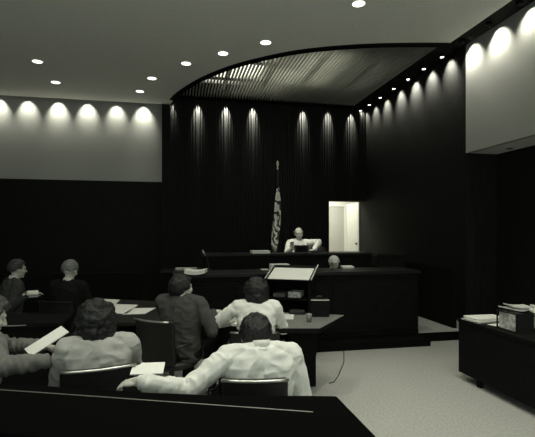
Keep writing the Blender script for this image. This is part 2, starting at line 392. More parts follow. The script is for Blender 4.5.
# lectern
LP = P(291.5, 300, 6.05); LRZ = -YAW - R(18)
t = empty('lectern', (LP.x, LP.y, 0), LRZ, 'dark wooden lectern with open shelves and a pale sloped top', 'lectern')
lw = 0.60
MB().box((-lw/2, -0.2, 0), (-lw/2+0.025, 0.22, 1.08)).build('side_panel', 'wood', t, 0.003)
MB().box((lw/2-0.025, -0.2, 0), (lw/2, 0.22, 1.08)).build('side_panel', 'wood', t, 0.003)
MB().box((-lw/2+0.025, 0.19, 0), (lw/2-0.025, 0.22, 1.12)).build('front_panel', 'wood', t, 0.003)
for z in (0.06, 0.47, 0.80): MB().box((-lw/2+0.025, -0.18, z), (lw/2-0.025, 0.19, z+0.022)).build('shelf', 'wood', t, 0.002)
tilt = Matrix.Translation((0, -0.22, 1.05)) @ Euler((R(20), 0, 0)).to_matrix().to_4x4()
MB().box((-lw/2-0.01, 0, 0), (lw/2+0.03, 0.47, 0.025), tilt).build('sloped_top', 'wood', t, 0.003)
MB().box((-lw/2-0.01, 0, 0.025), (-lw/2+0.005, 0.47, 0.04), tilt).build('edge_strip', 'metal', t)
MB().box((lw/2+0.015, 0, 0.025), (lw/2+0.03, 0.47, 0.04), tilt).build('edge_strip', 'metal', t)
Lm = Matrix.Translation((LP.x, LP.y, 0)) @ Euler((0, 0, LRZ)).to_matrix().to_4x4()
tag(MB().box((-lw/2+0.03, 0.005, 0.026), (lw/2-0.01, 0.36, 0.032), Lm @ tilt).build('open_document', 'paper'), 'large pale sheet covering the sloped lectern top', 'paper')
def onshelf(x, y, z, d, m, name, label, cat):
    o = MB().box((0,0,0), d, Lm @ Matrix.Translation((x, y, z))).build(name, m, None, 0.003); tag(o, label, cat)
onshelf(-0.02, -0.10, 0.824, (0.17, 0.22, 0.075), 'file', 'book', 'pale book lying on the upper lectern shelf', 'book')
onshelf(-0.23, -0.10, 0.824, (0.16, 0.22, 0.05), 'suit_mid', 'book', 'grey book on the upper lectern shelf, left of the pale one', 'book')

# aisle counsel table with an angled end
ZT = 0.78
tp = [PZ(344, 315, ZT), PZ(320, 328, ZT)]
fl = PZ(271, 328, ZT); bl = PZ(271, 312, ZT)
t = empty('counsel_table', (0,0,0), 0, 'table with a pale pointed top reaching into the aisle', 'table')
pts = [(tp[0].x, tp[0].y), (tp[1].x, tp[1].y), (fl.x, fl.y), (bl.x, bl.y)]
MB().prism(pts, ZT-0.006, ZT).build('table_top', 'laminate', t)
MB().prism([(p[0]*0.985+0.01, p[1]) for p in pts], ZT-0.05, ZT-0.0061).build('edge_band', 'wood', t)
q1 = P(316, 384, 4.9); q0 = P(290, 384, 4.85)
MB().prism([(q1.x, q1.y), (q0.x, q0.y), (q0.x+0.05, q0.y+0.28), (q1.x+0.05, q1.y+0.25)], 0.0, ZT-0.06).build('pedestal', 'wood', t, 0.004)
b = PZ(321, 317, ZT)
o = MB().box((-0.1, -0.05, 0), (0.1, 0.09, 0.185)).build('document_case', 'wood', None, 0.004, loc=(b.x, b.y+0.05, ZT)); o.rotation_euler = (0,0,-YAW); tag(o, 'upright dark case standing on the pointed table', 'case')
MB().box((-0.1, -0.055, 0.178), (0.1, -0.05, 0.188)).build('light_edge', 'paper2', o)
MB().tube([(-0.03, 0.02, 0.196), (-0.03, 0.02, 0.215), (0.03, 0.02, 0.215), (0.03, 0.02, 0.196)], 0.005).build('handle', 'dmetal', o)
b = PZ(297, 314, ZT)
o = MB().box((-0.085, -0.05, 0), (0.085, 0.05, 0.04)).build('tape_recorder', 'leather', None, 0.006, loc=(b.x, b.y, ZT)); o.rotation_euler = (0,0,-YAW+0.1); tag(o, 'small dark box lying on the pointed table', 'recorder')
MB().box((-0.06, -0.04, 0.04), (0.02, 0.04, 0.047)).build('button_panel', 'dmetal', o)
b = PZ(284, 317, ZT); sheet(0.21, 0.28, 0.006, (b.x, b.y, ZT), -0.3, 'light sheet on the pointed table beside the woman', 'paper2')
o = MB().lathe([(0.024, 0), (0.03, 0.085), (0.028, 0.085), (0.022, 0.006)], n=16).build('drinking_glass', 'laminate', None, smooth=True); b = PZ(309, 322, ZT); o.location = (b.x, b.y, ZT); tag(o, 'small tumbler near the front of the pointed table', 'glass')

# left counsel table
t = empty('counsel_table', (0,0,0), 0, 'long dark table on the left strewn with white papers', 'table')
T0, T1 = -1.75, 0.15
tpts = [(-0.70, 4.85), (0.22, 4.75), (0.30, 5.95), (-1.25, 6.75)]
MB().prism(tpts, 0.72, 0.76).build('table_top', 'woodtop', t, 0.004)
for x, y in ((-0.62, 4.95), (0.1, 4.9), (0.2, 5.85), (-1.1, 6.5)): MB().box((x-.03, y-.03, 0), (x+.03, y+.03, 0.72)).build('leg', 'wood', t, 0.004)
MB().box((-0.8, 5.7, 0.3), (0.2, 5.73, 0.72)).build('modesty_panel', 'wood', t)
def flat(u0, v0, u1, v1, u2, v2, u3, v3, Z, label, m='paper', group=None, h=0.004):
    q = [PZ(u, v, Z) for u, v in ((u0, v0), (u1, v1), (u2, v2), (u3, v3))]; c = sum(q, Vector())/4
    pts = [(p.x-c.x, p.y-c.y) for p in q]
    o = MB().prism(pts, 0, h).build('paper_sheet', m, loc=(c.x, c.y, Z)); return tag(o, label, 'paper', group)
flat(99, 299, 120, 300, 115, 305, 90, 303, 0.76, 'white paper farthest back on the left dark table', group='papers on the left table')
flat(107, 304, 138, 305, 127, 314, 104, 313, 0.76, 'white paper in the middle of the left dark table', group='papers on the left table')
flat(133, 308.5, 156, 308, 145, 314, 122, 314.5, 0.76, 'white paper on the left table nearest the man in the dark jacket', group='papers on the left table')
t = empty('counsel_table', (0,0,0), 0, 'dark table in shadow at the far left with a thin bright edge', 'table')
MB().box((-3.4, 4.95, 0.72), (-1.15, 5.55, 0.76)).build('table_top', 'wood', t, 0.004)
MB().box((-3.35, 5.0, 0.02), (-1.2, 5.03, 0.72)).build('modesty_panel', 'wood', t)  # panel added to hide pale floor that should lie in shade
MB().box((-3.4, 4.945, 0.745), (-1.5, 4.95, 0.752)).build('edge_highlight', 'metal', t)  # bright strip standing in for the highlight on the table edge
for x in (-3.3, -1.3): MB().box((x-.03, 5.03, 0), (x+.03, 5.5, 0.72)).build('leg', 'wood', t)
# papers in front of the centre pair
t = empty('counsel_table', (0,0,0), 0, 'dark table piled with bright papers in front of the woman in white', 'table')
ce = P(232, 300, 4.75)
MB().prism([(0.40, 4.50), (1.02, 4.50), (1.10, 5.25), (0.45, 5.3)], 0.72, 0.76).build('table_top', 'woodtop', t, 0.004)
for x, y in ((0.46, 4.6), (0.95, 4.6), (1.02, 5.15), (0.5, 5.2)): MB().box((x-.025, y-.025, 0), (x+.025, y+.025, 0.72)).build('leg', 'wood', t)
for i, (u, v, lb, rz, dz) in enumerate(((226, 307, 'top', -0.1, 0.0), (222, 314, 'near', 0.05, 0.0), (233, 320, 'nearest', -0.25, 0))):
    b = P(u, v, 4.45 if i else 4.7)
    o = sheet(0.26, 0.20, 0.05 if i == 0 else 0.02, (b.x, b.y+0.1, 0.76), rz, ['thick pile of white papers by the dark-jacketed man\'s elbow', 'white papers beside the sleeve of the woman in white', 'bright paper closest to the woman in white, at table edge'][i], 'paper', 'papers between the counsel')
# papers and things on the bench
def onb(u, v, Z, w, d, h, label, name='paper_stack', m='paper', rz=-YAW):
    b = PZ(u, v, Z); return sheet(w, d, h, (b.x, b.y, Z), rz, label, m, None, name)
onb(347, 267.8, 1.11, 0.19, 0.25, 0.03, 'small white paper stack on the counter right of the grey-haired person')
b = PZ(281, 263.5, 1.13); 
o = sheet(0.28, 0.2, 0.09, (P(281, 263, 6.85).x, 6.78, 1.11), 0, 'white paper stack on the counter just behind the lectern top', 'paper', None, 'paper_stack')
b = PZ(196, 274, 1.11); sheet(0.28, 0.28, 0.05, (b.x, b.y, 1.11), -0.2, 'bright curled papers on the left end of the counter', 'paper', None, 'paper_stack', curl=0.02)
b = P(260, 251.5, 8.2); sheet(0.32, 0.3, 0.05, (b.x, b.y, 1.31), 0, 'white papers on the judge bench left of the judge', 'paper', None, 'paper_stack')
b = P(265, 256, 8.0); sheet(0.12, 0.14, 0.012, (P(265,256,6.9).x, 6.8, 1.11), 0, 'small note paper below the papers left of the judge', 'paper2')
tag(MB().box((-6.5, 8.6, 0), (-0.6, 8.66, 0.95)).build('shade_board', 'wood', None, 0.004), 'low dark board added for the shadow before the pale-topped rear wall', 'partition')  # board added to hide floor where only shade should show
# side desk at left under slatted wall
t = empty('side_desk', (0,0,0), 0, 'dark desk against the left edge of the slatted wall', 'desk')
MB().box((-0.25, 8.9, 0.14), (0.45, 9.5, 0.90)).build('body', 'wood', t, 0.004)
MB().box((-0.30, 8.85, 0.90), (0.48, 9.55, 0.94)).build('desk_top', 'woodtop', t, 0.004)
sheet(0.42, 0.2, 0.04, (0.20, 9.1, 0.94), 0, 'pale papers on the side desk left of the microphone', 'file', None, 'paper_stack')
# microphone
b = PZ(209, 271, 1.11)
t = empty('microphone', (b.x, b.y+0.15, 1.11), -YAW, 'slim gooseneck microphone tilted left on the counter', 'microphone')
MB().lathe([(0.05, 0), (0.05, 0.012), (0.015, 0.02)], n=16).build('base', 'dmetal', t)
MB().tube([(0, 0, 0.015), (0, 0, 0.10), (-0.015, 0, 0.17), (-0.05, 0, 0.235)], 0.006).build('gooseneck', 'dmetal', t)
MB().cap((-0.05, 0, 0.235), (-0.085, 0, 0.30), 0.010, 0.014).build('capsule', 'metal', t, smooth=True)
# monitor-like box before the judge
b = P(304, 252, 7.95)
t = empty('desk_box', (b.x, b.y+0.15, 1.31), -YAW, 'small dark upright box in front of the judge', 'desk box')
MB().box((-0.13, 0, 0.01), (0.13, 0.10, 0.15)).build('body', 'leather', t, 0.008)
MB().box((-0.10, -0.004, 0.03), (0.10, 0.0, 0.13)).build('face_plate', 'black', t)

# flag
b = P(277.5, 232, 9.7); FZ = 0.45
t = empty('flag_stand', (b.x, b.y, FZ), -YAW, 'furled national flag on a pole behind the judge', 'flag')
MB().lathe([(0.14, 0), (0.14, 0.02), (0.05, 0.05), (0.025, 0.09)], n=20).build('base', 'brass', t, smooth=True)
MB().tube([(0, 0, 0.05), (0.01, 0, 2.62)], 0.013).build('pole', 'dmetal', t)
MB().lathe([(0.008, 2.60), (0.03, 2.63), (0.012, 2.66), (0.035, 2.72), (0.03, 2.76), (0.004, 2.81)], n=14).build('finial', 'brass', t, smooth=True)
def drape():
    prof = [(2.22, 0.018, 0.01), (2.12, 0.035, 0.01), (1.95, 0.05, 0.005), (1.7, 0.06, -0.005), (1.45, 0.065, -0.02), (1.2, 0.07, -0.04), (1.0, 0.06, -0.055), (0.84, 0.04, -0.065)]
    mb = MB(); n = 48; vs = []; fs = []
    for i, (z, r, dx) in enumerate(prof):
        for k in range(n):
            a = 2*math.pi*k/n; rr = r*(1+0.28*math.cos(6*a+z*1.5)+0.12*math.cos(11*a-z))
            vs.append((dx+rr*math.cos(a), rr*math.sin(a)*0.8, z+0.05*math.cos(3*a)*(i/8)))
    for i in range(len(prof)-1):
        for k in range(n): fs.append((i*n+k, i*n+(k+1)%n, (i+1)*n+(k+1)%n, (i+1)*n+k))
    fs.append(tuple(range(n))); fs.append(tuple(range((len(prof)-1)*n, len(prof)*n))[::-1])
    return mb.add(vs, fs)
fm = bpy.data.materials.new('striped flag cloth'); fm.use_nodes = True; nt = fm.node_tree; bs = nt.nodes['Principled BSDF']; bs.inputs['Roughness'].default_value = 0.9
tc = nt.nodes.new('ShaderNodeTexCoord'); mp = nt.nodes.new('ShaderNodeMapping'); mp.inputs['Rotation'].default_value = (0, R(24), R(20)); wv = nt.nodes.new('ShaderNodeTexWave'); wv.bands_direction = 'X'
wv.inputs['Scale'].default_value = 2.6; wv.inputs['Distortion'].default_value = 9.0; wv.inputs['Detail Scale'].default_value = 2
rp = nt.nodes.new('ShaderNodeValToRGB'); rp.color_ramp.interpolation = 'CONSTANT'; rp.color_ramp.elements[0].color = (0.05, 0.05, 0.05, 1); rp.color_ramp.elements[1].position = 0.5; rp.color_ramp.elements[1].color = (0.75, 0.74, 0.66, 1)
nt.links.new(tc.outputs['Object'], mp.inputs[0]); nt.links.new(mp.outputs[0], wv.inputs[0]); nt.links.new(wv.outputs['Fac'], rp.inputs[0]); nt.links.new(rp.outputs[0], bs.inputs['Base Color'])
drape().build('banner', fm, t, smooth=True)

# right-hand desk and what is on it
t = empty('clerk_table', (0, 0, 0), 0, 'dark table at the right edge beside the aisle', 'table')
DX, DY = 3.20, 4.62
MB().box((DX, 2.2, 0.66), (DX+1.9, DY, 0.70)).build('table_top', 'wood', t, 0.004)
MB().box((DX+0.01, 2.2, 0.085), (DX+0.04, DY-0.01, 0.66)).box((DX+0.04, DY-0.04, 0.085), (DX+1.85, DY-0.01, 0.66)).build('skirt', 'wood', t, 0.004)
for x, y in ((DX+0.06, 4.30), (DX+1.8, 4.30), (DX+0.06, 2.5), (DX+1.8, 2.5)): MB().box((x-.025, y-.025, 0.0), (x+.025, y+.025, 0.2)).build('leg', 'wood', t)
def db(u, v): return PZ(u, v, 0.70)
a = db(460, 322); 
sheet(0.40, 0.26, 0.014, (3.42, 4.44, 0.70), 0.1, 'lower spread of white papers at the far corner of the right table', 'paper2', None, 'paper_stack')
sheet(0.38, 0.23, 0.022, (3.44, 4.46, 0.716), 0.0, 'upper white paper stack at the far corner of the right table', 'paper', None, 'paper_stack')
sheet(0.24, 0.10, 0.004, (3.42, 4.20, 0.70), 0.15, 'single white sheet between the paper stacks and the wire tray', 'paper')
def crate(x, y, w, d, h, label, fw=1.0):
    t = empty('filing_crate', (x, y, 0.70), 0, label, 'file crate')
    fr = MB(); e = 0.012
    for X in (0, w-e):
        for Y in (0, d-e): fr.box((X, Y, 0), (X+e, Y+e, h))
    for Z in (0, h-e):
        for Y in (0, d-e): fr.box((0, Y, Z), (w, Y+e, Z+e))
        for X in (0, w-e): fr.box((X, 0, Z), (X+e, d, Z+e))
    fr.build('frame', 'leather', t); 
    MB().box((0.02, 0.02, 0), (w-0.02, d-0.02, 0.006)).build('tray', 'leather', t)
    MB().box((0.01, -0.003, 0.0), (w*fw-0.01, 0.012, h)).build('end_panel', 'leather', t)
    n = 9
    for k in range(n):
        yy = 0.02 + k*(w-0.05)/n
        o = MB().box((x+yy, y+0.018, 0.706), (x+yy+(w-0.05)/n*0.8, y+d-0.018, 0.70+h*random.uniform(0.84, 1.0))).build('file_folder', 'file'); tag(o, 'worn pale file folder standing in the %s crate' % label.split()[0], 'folder', 'folders in the %s crate' % label.split()[0])
crate(3.285, 3.80, 0.20, 0.28, 0.19, 'nearer dark-framed file crate on the right table')
crate(3.60, 3.80, 0.45, 0.30, 0.14, 'wider dark-framed file crate behind, at the frame edge', 0.3)
for i, (x, y, z, rz, rx) in enumerate(((3.36, 4.00, 0.905, .2, .1), (3.42, 4.02, 0.925, -.3, -.05))):
    sheet(0.20, 0.20, 0.012, (x+0.03, y-0.04, z), rz, ['crumpled papers lying across the nearer crate', 'upper loose sheets on top of the nearer crate'][i], 'paper2', None, 'loose_papers', tilt=(rx*0.4, 0.05), curl=0.012)
for i in range(3):
    sheet(0.24, 0.18, 0.02, (3.78+0.03*i, 4.02-0.03*i, 0.862+0.032*i), 0.4*i-0.3, ['lowest bright papers heaped on the wider crate', 'middle bright papers heaped on the wider crate', 'topmost bright papers heaped on the wider crate'][i], 'paper', None, 'loose_papers', tilt=(0.08, -0.1+0.1*i), curl=0.014)

# cord on the floor
cp = [PZ(u, v, 0.006) for u, v in ((343, 346), (344, 353), (344, 362), (341, 369), (338, 376), (334, 382), (329, 383))]
tag(MB().tube(cp, 0.005, 6).build('floor_cord', 'leather'), 'thin dark cord trailing across the pale floor', 'cord')

# front rail in the foreground
t = empty('gallery_rail', (0, 0, 0), 0, 'broad dark rail across the bottom of the view', 'railing')
back = [(0.70, 1.88)] + [tuple(PZ(u, v, 0.97).xy) for u, v in ((312, 395.5), (230, 395.5), (150, 392.5), (50, 386))] + [(-2.2, 2.86)]
front = [(-2.2, 2.45), (-0.8, 1.86), (0.0, 1.50), (0.70, 1.22)]
MB().prism(back+front, 0.93, 0.97).build('cap', 'rail', t, 0.004)
MB().prism([(0.66, 1.76), (0.2, 1.84), (-0.5, 2.08), (-2.2, 2.76), (-2.2, 2.69), (-0.5, 2.0), (0.2, 1.76), (0.66, 1.68)], 0.0, 0.93).build('panel', 'rail', t)
a0, a1 = PZ(47, 393, 0.972), PZ(313, 412, 0.972); d = (a1-a0).normalized()
MB().tube([a0 - d*0.9, a0, a1], 0.0022, 6).build('rail_highlight', 'metal', t)  # thin strip standing in for the highlight along the rail

# ---------------------------------------------------------------- chairs
def make_chair(loc, rz, label, group='swivel armchairs of the court', h=0.94, rad=0.62, arc=19, rim='metal'):
    t = empty('swivel_chair', loc, rz, label, 'chair', group)
    mb = MB(); n = 16; rows = [(0.50, 0), (0.56, 0), (h-0.06, 0.02), (h-0.012, 0.03), (h, 0.035)]
    vs = []; fs = []; hw = arc
    for z, lean in rows:
        for k in range(n+1):
            a = R(-hw + 2*hw*k/n)
            for rr in (rad, rad+0.05):
                vs.append((rr*1.0*math.sin(a), -(rr+lean)*math.cos(a)+0.42, z))
    m = 2*(n+1)
    for i in range(len(rows)-1):
        for k in range(n):
            b = i*m+2*k
            fs += [(b, b+2, b+m+2, b+m), (b+1, b+m+1, b+m+3, b+3)]
        fs += [(i*m, i*m+m, i*m+m+1, i*m+1), (i*m+2*n, i*m+2*n+1, i*m+m+2*n+1, i*m+m+2*n)]
    for k in range(n):
        fs.append((2*k, 2*k+1, 2*k+3, 2*k+2)); b = (len(rows)-1)*m+2*k; fs.append((b, b+2, b+3, b+1))
    mb.add(vs, fs).build('backrest', 'leather', t, 0.008, smooth=True)
    rp = [((rad+0.052)*math.sin(R(a)), -(rad+0.052+0.035)*math.cos(R(a))+0.42, h-0.002) for a in range(-arc, arc+1, 5)]
    MB().tube(rp, 0.008, 8).build('back_trim', rim, t, smooth=True)
    MB().lathe([(0.20, 0.42), (0.245, 0.44), (0.25, 0.48), (0.22, 0.50)], (0, 0.03, 0), 24).build('seat', 'leather', t, 0.01, smooth=True)
    for sx in (-1, 1):
        MB().tube([(sx*0.215, -0.20, 0.66), (sx*0.255, -0.1, 0.67), (sx*0.26, 0.15, 0.66), (sx*0.255, 0.17, 0.5), (sx*0.2, 0.12, 0.45)], 0.014).build('armrest', 'leather', t, smooth=True)
    MB().tube([(0, 0.02, 0.08), (0, 0.02, 0.43)], 0.025, 10).build('column', 'dmetal', t)
    for k in range(5):
        a = 2*math.pi*k/5; e = Vector((0.28*math.cos(a), 0.02+0.28*math.sin(a), 0.07))
        l = MB().tube([(0, 0.02, 0.11), e], [0.022, 0.014], 8).build('leg', 'dmetal', t)
        MB().ell(e - Vector((0, 0, 0.042)), (0.026, 0.018, 0.028)).build('caster', 'dmetal', l, smooth=True)
    return t

# ---------------------------------------------------------------- people
def lookrot(yaw, pitch=0, roll=0): return Euler((pitch, roll, yaw)).to_matrix().to_4x4()
def add_hand(mb, wrist, d, up, side, curl=0.5, spread=0.12, sc=1.0):
    """palm, four fingers and a thumb; d = pointing direction, up = back of the hand"""
    d = d.normalized(); s = d.cross(up).normalized(); up = s.cross(d).normalized(); s = s*side   # s points to the thumb side
    rot = Matrix((s, d, up)).transposed().to_4x4()
    pc = wrist + d*0.052*sc
    mb.ell(pc, (0.040*sc, 0.052*sc, 0.015*sc), rot); mb.cap(wrist - d*0.02, wrist + d*0.02, 0.026*sc, 0.026*sc)
    for i, (off, L) in enumerate(((0.029, 0.075), (0.010, 0.083), (-0.010, 0.077), (-0.028, 0.060))):
        p = wrist + (d*0.095 + s*off)*sc - up*0.002; dd = (d + s*off*spread*30*0.1).normalized(); a = curl*0.45
        for seg, fr in enumerate((0.45, 0.32, 0.23)):
            v = dd*math.cos(a) - up*math.sin(a); q = p + v*L*fr*sc
            mb.cap(p, q, (0.0092 - seg*0.0008)*sc, (0.0085 - seg*0.0008)*sc); p = q; a += curl*0.6
        if i == 0: pass
    p = wrist + (d*0.030 + s*0.028)*sc; v = (d*0.75 + s*0.6 - up*0.25).normalized(); q = p + v*0.045*sc
    mb.cap(p, q, 0.013*sc, 0.0105*sc); v2 = (d*0.95 + s*0.25 - up*0.3).normalized(); mb.cap(q, q + v2*0.03*sc, 0.0105*sc, 0.009*sc)

def person(loc, rz, label, top='suit_dark', hair='hair_dark', style='short', lean=0.0, side=0.0, head_yaw=0.0, head_pitch=0.0, head_roll=0.0,
           L=None, Rr=None, trousers='suit_black', sleeves=True, width=1.0, scale=1.0, vox=0.008, glasses=False, tie=False, folds=0.012, standing_floor=0, group=None, elbL=None, elbR=None, legs=True, shoulder_up=0, drop=0.0, fwd=0.0):
    """seated figure, local frame: sits at the origin facing +y, floor at z=0. L / Rr = wrist positions (local), with fingers direction"""
    t = empty('person', loc, rz, label, 'person', group); t.scale = (scale,)*3
    la = Matrix.Translation((0,0,0.55)) @ Euler((-lean, side, 0)).to_matrix().to_4x4() @ Matrix.Translation((0,0,-0.55))
    def T(p): return la @ Vector(p)
    w = width
    sh = {-1: T((-0.185*w, 0.0, 1.03+shoulder_up)), 1: T((0.185*w, 0.0, 1.03+shoulder_up))}
    nk0, nk1 = T((0, 0.0, 1.04)), T((0, 0.022+fwd*.7, 1.15-drop))
    hc = T((0, 0.035+fwd, 1.225-drop)); HR = Matrix.Translation(hc) @ la.to_3x3().to_4x4() @ lookrot(head_yaw, head_pitch, head_roll)
    la3 = la.to_3x3().to_4x4()
    body = MB(); coat = MB(); armseg = []
    def torso(mb, g):
        mb.ell(T((0, 0, 0.56)), (0.165*w+g, 0.125+g, 0.13+g), la3)
        mb.ell(T((0, 0.01, 0.72)), (0.145*w+g, 0.11+g, 0.17), la3)
        mb.ell(T((0, 0.0, 0.90)), (0.165*w+g, 0.115+g, 0.17+g), la3)
        mb.cap(sh[-1]+Vector((0.03,0,-.01)), sh[1]+Vector((-0.03,0,-.01)), 0.055+g, 0.055+g)
        mb.cap(T((-0.12*w, -0.02, 0.98)), T((0.12*w, -0.02, 0.98)), 0.085+g, 0.085+g)
        for s in (-1, 1): mb.cap(T((s*0.05, -0.005, 1.085)), sh[s]+Vector((0,0,.008)), 0.032+g*.6, 0.05+g*.6)
    torso(body, -0.022)
    nn = 24; rings = [(0.47, .150, .10), (0.50, .185, .135), (0.62, .178*w, .140), (0.76, .176*w, .138), (0.90, .196*w, .140), (0.99, .200*w, .128), (1.05, .160*w, .105), (1.095, .085, .075)]
    vs_ = []; fs_ = []
    for z, rx, ry in rings:
        for k in range(nn):
            a = 2*math.pi*k/nn; ca, sa = math.cos(a), math.sin(a)
            vs_.append(T((rx*math.copysign(abs(ca)**0.8, ca), 0.0 + ry*math.copysign(abs(sa)**0.8, sa), z)))
    for i in range(len(rings)-1):
        for k in range(nn): fs_.append((i*nn+k, i*nn+(k+1)%nn, (i+1)*nn+(k+1)%nn, (i+1)*nn+k))
    fs_ += [tuple(range(nn))[::-1], tuple(range((len(rings)-1)*nn, len(rings)*nn))]
    coat.add(vs_, fs_)
    for s in (-1, 1): coat.cap(T((s*0.06, -0.01, 1.075)), sh[s]+Vector((0,0,.012)), 0.042, 0.062)
    body.cap(nk0, nk1, 0.058, 0.052)
    coat.cap(T((0, -0.012, 1.05)), T((0, -0.008, 1.07)), 0.070, 0.062)
    tr = MB()
    tr.ell(Vector((0, 0.0, 0.54)), (0.185*w, 0.15, 0.11))
    for s in (-1, 1):
        hip = Vector((s*0.09, 0.03, 0.535)); kn = Vector((s*0.13, 0.45, 0.53)); an = Vector((s*0.13, 0.42, 0.09))
        body.cap(hip, kn, 0.078, 0.052); body.cap(kn, an, 0.050, 0.036); body.cap(an, an+Vector((s*0.01, 0.13, -0.05)), 0.036, 0.03)
        tr.cap(hip, kn, 0.094, 0.066); tr.cap(kn, an+Vector((0,0,.03)), 0.064, 0.056)
    for s, spec, elb in ((-1, L, elbL), (1, Rr, elbR)):
        if spec is None: spec = (Vector((s*0.16, 0.36, 0.66)), Vector((-s*0.3, 0.9, -0.1)), 0.6)
        wr, fd, curl = Vector(spec[0]), Vector(spec[1]), spec[2]
        S0 = sh[s]; dv = wr - S0; dist = dv.length; a, b = 0.285, 0.255
        if dist > (a+b)*0.995: wr = S0 + dv.normalized()*(a+b)*0.995; dv = wr-S0; dist = dv.length
        x = (a*a - b*b + dist*dist)/(2*dist); hgt = math.sqrt(max(0, a*a - x*x)); dn = dv.normalized()
        hint = Vector(elb) if elb else Vector((s*0.5, -0.3, -1)); hint = (hint - dn*hint.dot(dn)).normalized()
        E = S0 + dn*x + hint*hgt
        body.cap(S0.lerp(E, .12), E, 0.042, 0.036); body.cap(E, wr, 0.036, 0.025)
        armseg += [(S0.lerp(E, .25), E), (E, wr)]
        if sleeves:
            coat.cap(S0, E, 0.070, 0.058); coat.cap(E, wr - (wr-E).normalized()*0.02, 0.058, 0.043)
        else:
            coat.cap(S0, S0.lerp(E, 0.75), 0.066, 0.060)
        add_hand(body, wr, fd, Vector((0, -0.25, 1)) if abs(fd.normalized().z) < 0.9 else Vector((0, -1, 0)), -s, curl)
    # head
    h = MB()
    h.ell((0, -0.012, 0.02), (0.075, 0.093, 0.093)); h.ell((0, 0.022, -0.045), (0.058, 0.068, 0.075)); h.ell((0, 0.065, -0.095), (0.028, 0.024, 0.020))
    h.cap((0, 0.084, 0.012), (0, 0.108, -0.028), 0.009, 0.013); h.ell((-0.012, 0.095, -0.032), 0.009); h.ell((0.012, 0.095, -0.032), 0.009)
    h.ell((0, 0.086, -0.060), (0.024, 0.010, 0.006)); h.ell((0, 0.083, -0.071), (0.021, 0.010, 0.007))
    h.cap((-0.045, 0.068, 0.026), (0.045, 0.068, 0.026), 0.014, 0.014)
    for s in (-1, 1):
        h.ell((s*0.045, 0.060, -0.025), (0.022, 0.022, 0.022)); h.ell((s*0.077, -0.005, -0.012), (0.010, 0.020, 0.033), (0, 0, -s*0.35))
    body.add([HR @ v for v in h.v], h.f)
    bo = organic(body, 'body', 'skin', t, vox*0.8, 3)
    e = MB()
    for s in (-1, 1): e.ell((s*0.030, 0.077, 0.006), (0.0115, 0.010, 0.009))
    e.xf(HR).build('eyes', 'eye', t, smooth=True)
    # hair: tufts over the scalp
    hm = MB(); rnd = random.Random(len(label))
    N = 260
    for k in range(N):
        z = 1 - 2*(k+0.5)/N; r = math.sqrt(1-z*z); a = k*2.39996; d = Vector((r*math.cos(a), r*math.sin(a), z))
        base = Vector((d.x*0.076, -0.012 + d.y*0.094, 0.02 + d.z*0.094)); th = 0.010; rad = 0.017
        if style == 'bouffant':
            if d.y > 0.55 and d.z < 0.45: continue
            if d.y > 0.1 and d.z < -0.55: continue
            if d.z < -0.2: base = Vector((d.x*0.085, -0.02 + d.y*0.085, 0.0 + d.z*0.13))
            th = 0.030; rad = 0.030*rnd.uniform(0.8, 1.2)
        elif style == 'bob':
            if d.y > 0.5 and d.z < 0.4: continue
            if d.z < -0.2: base = Vector((d.x*0.088, -0.02 + d.y*0.085, d.z*0.12))
            if d.y > 0.2 and d.z < -0.5: continue
            th = 0.016; rad = 0.023
        else:
            if d.y > 0.42 and d.z < 0.50: continue
            if d.z < -0.55: continue
            if abs(d.x) > 0.8 and d.z < -0.15 and d.y > -0.3: continue
            bald = style == 'balding' and (d - Vector((0.10, -0.66, 0.74)).normalized()).length < 0.55
            if style == 'fringe' and d.z > 0.25 + 0.2*d.y: continue
            if style == 'full': th = 0.018; rad = 0.022
            if style == 'balding': th = 0.012; rad = 0.021
            if bald: th = -0.0125; rad = 0.0128
        hm.ell(base + d*th*rnd.uniform(0.4, 1.0), (rad, rad, rad*0.9), n=8, m=6)
    hm.xf(HR)
    organic(hm, 'hair', hair, t, vox*0.8, 7)
    organic(coat, 'shirt' if top == 'shirt' else 'jacket', top, t, vox, 6, folds, 0.085, arms=armseg)
    if legs:
        organic(tr, 'trousers', trousers, t, 0.014, 5)
        for s in (-1, 1):
            MB().ell((s*0.135, 0.47, 0.045), (0.046, 0.13, 0.043)).box((s*0.135-0.04, 0.36, 0.001), (s*0.135+0.04, 0.58, 0.018)).build('shoe', 'shoe', t, smooth=True)
    if top != 'shirt' and style != 'bouffant':
        jc = MB(); jc.tube([T((0.082*math.sin(R(a)), 0.01-0.080*math.cos(R(a)), 1.085 - 0.03*(abs(a)/110)**2)) for a in range(-110, 111, 10)], 0.014, 8)
        jc.build('jacket_collar', top, t, smooth=True)
        c = MB(); c.lathe([(0.064, 0), (0.067, 0.0), (0.062, 0.04), (0.058, 0.04)], (0, 0, 0), 20)
        c.xf(Matrix.Translation(T((0, 0.003, 1.085))) @ la3 @ Euler((R(-12),0,0)).to_matrix().to_4x4()).build('shirt_collar', 'shirt', t, smooth=True)
    if glasses:
        g = MB()
        for s in (-1, 1):
            g.tube([Vector((s*0.032+0.022*math.cos(a*math.pi/8), 0.098, 0.004+0.018*math.sin(a*math.pi/8))) for a in range(17)], 0.0028, 6)
            g.tube([(s*0.054, 0.098, 0.008), (s*0.080, 0.0, 0.008)], 0.0028, 6)
        g.tube([(-0.010, 0.099, 0.006), (0.010, 0.099, 0.006)], 0.0028, 6)
        g.xf(HR).build('glasses', 'leather', t)
    return t
def at_floor(u, zc, z=0): p = P(u, 232, zc); return Vector((p.x, p.y, z))
def loc_of(world, root, rz, scale=1): return (Matrix.Rotation(-rz, 4, 'Z') @ (Vector(world) - Vector(root))) / scale

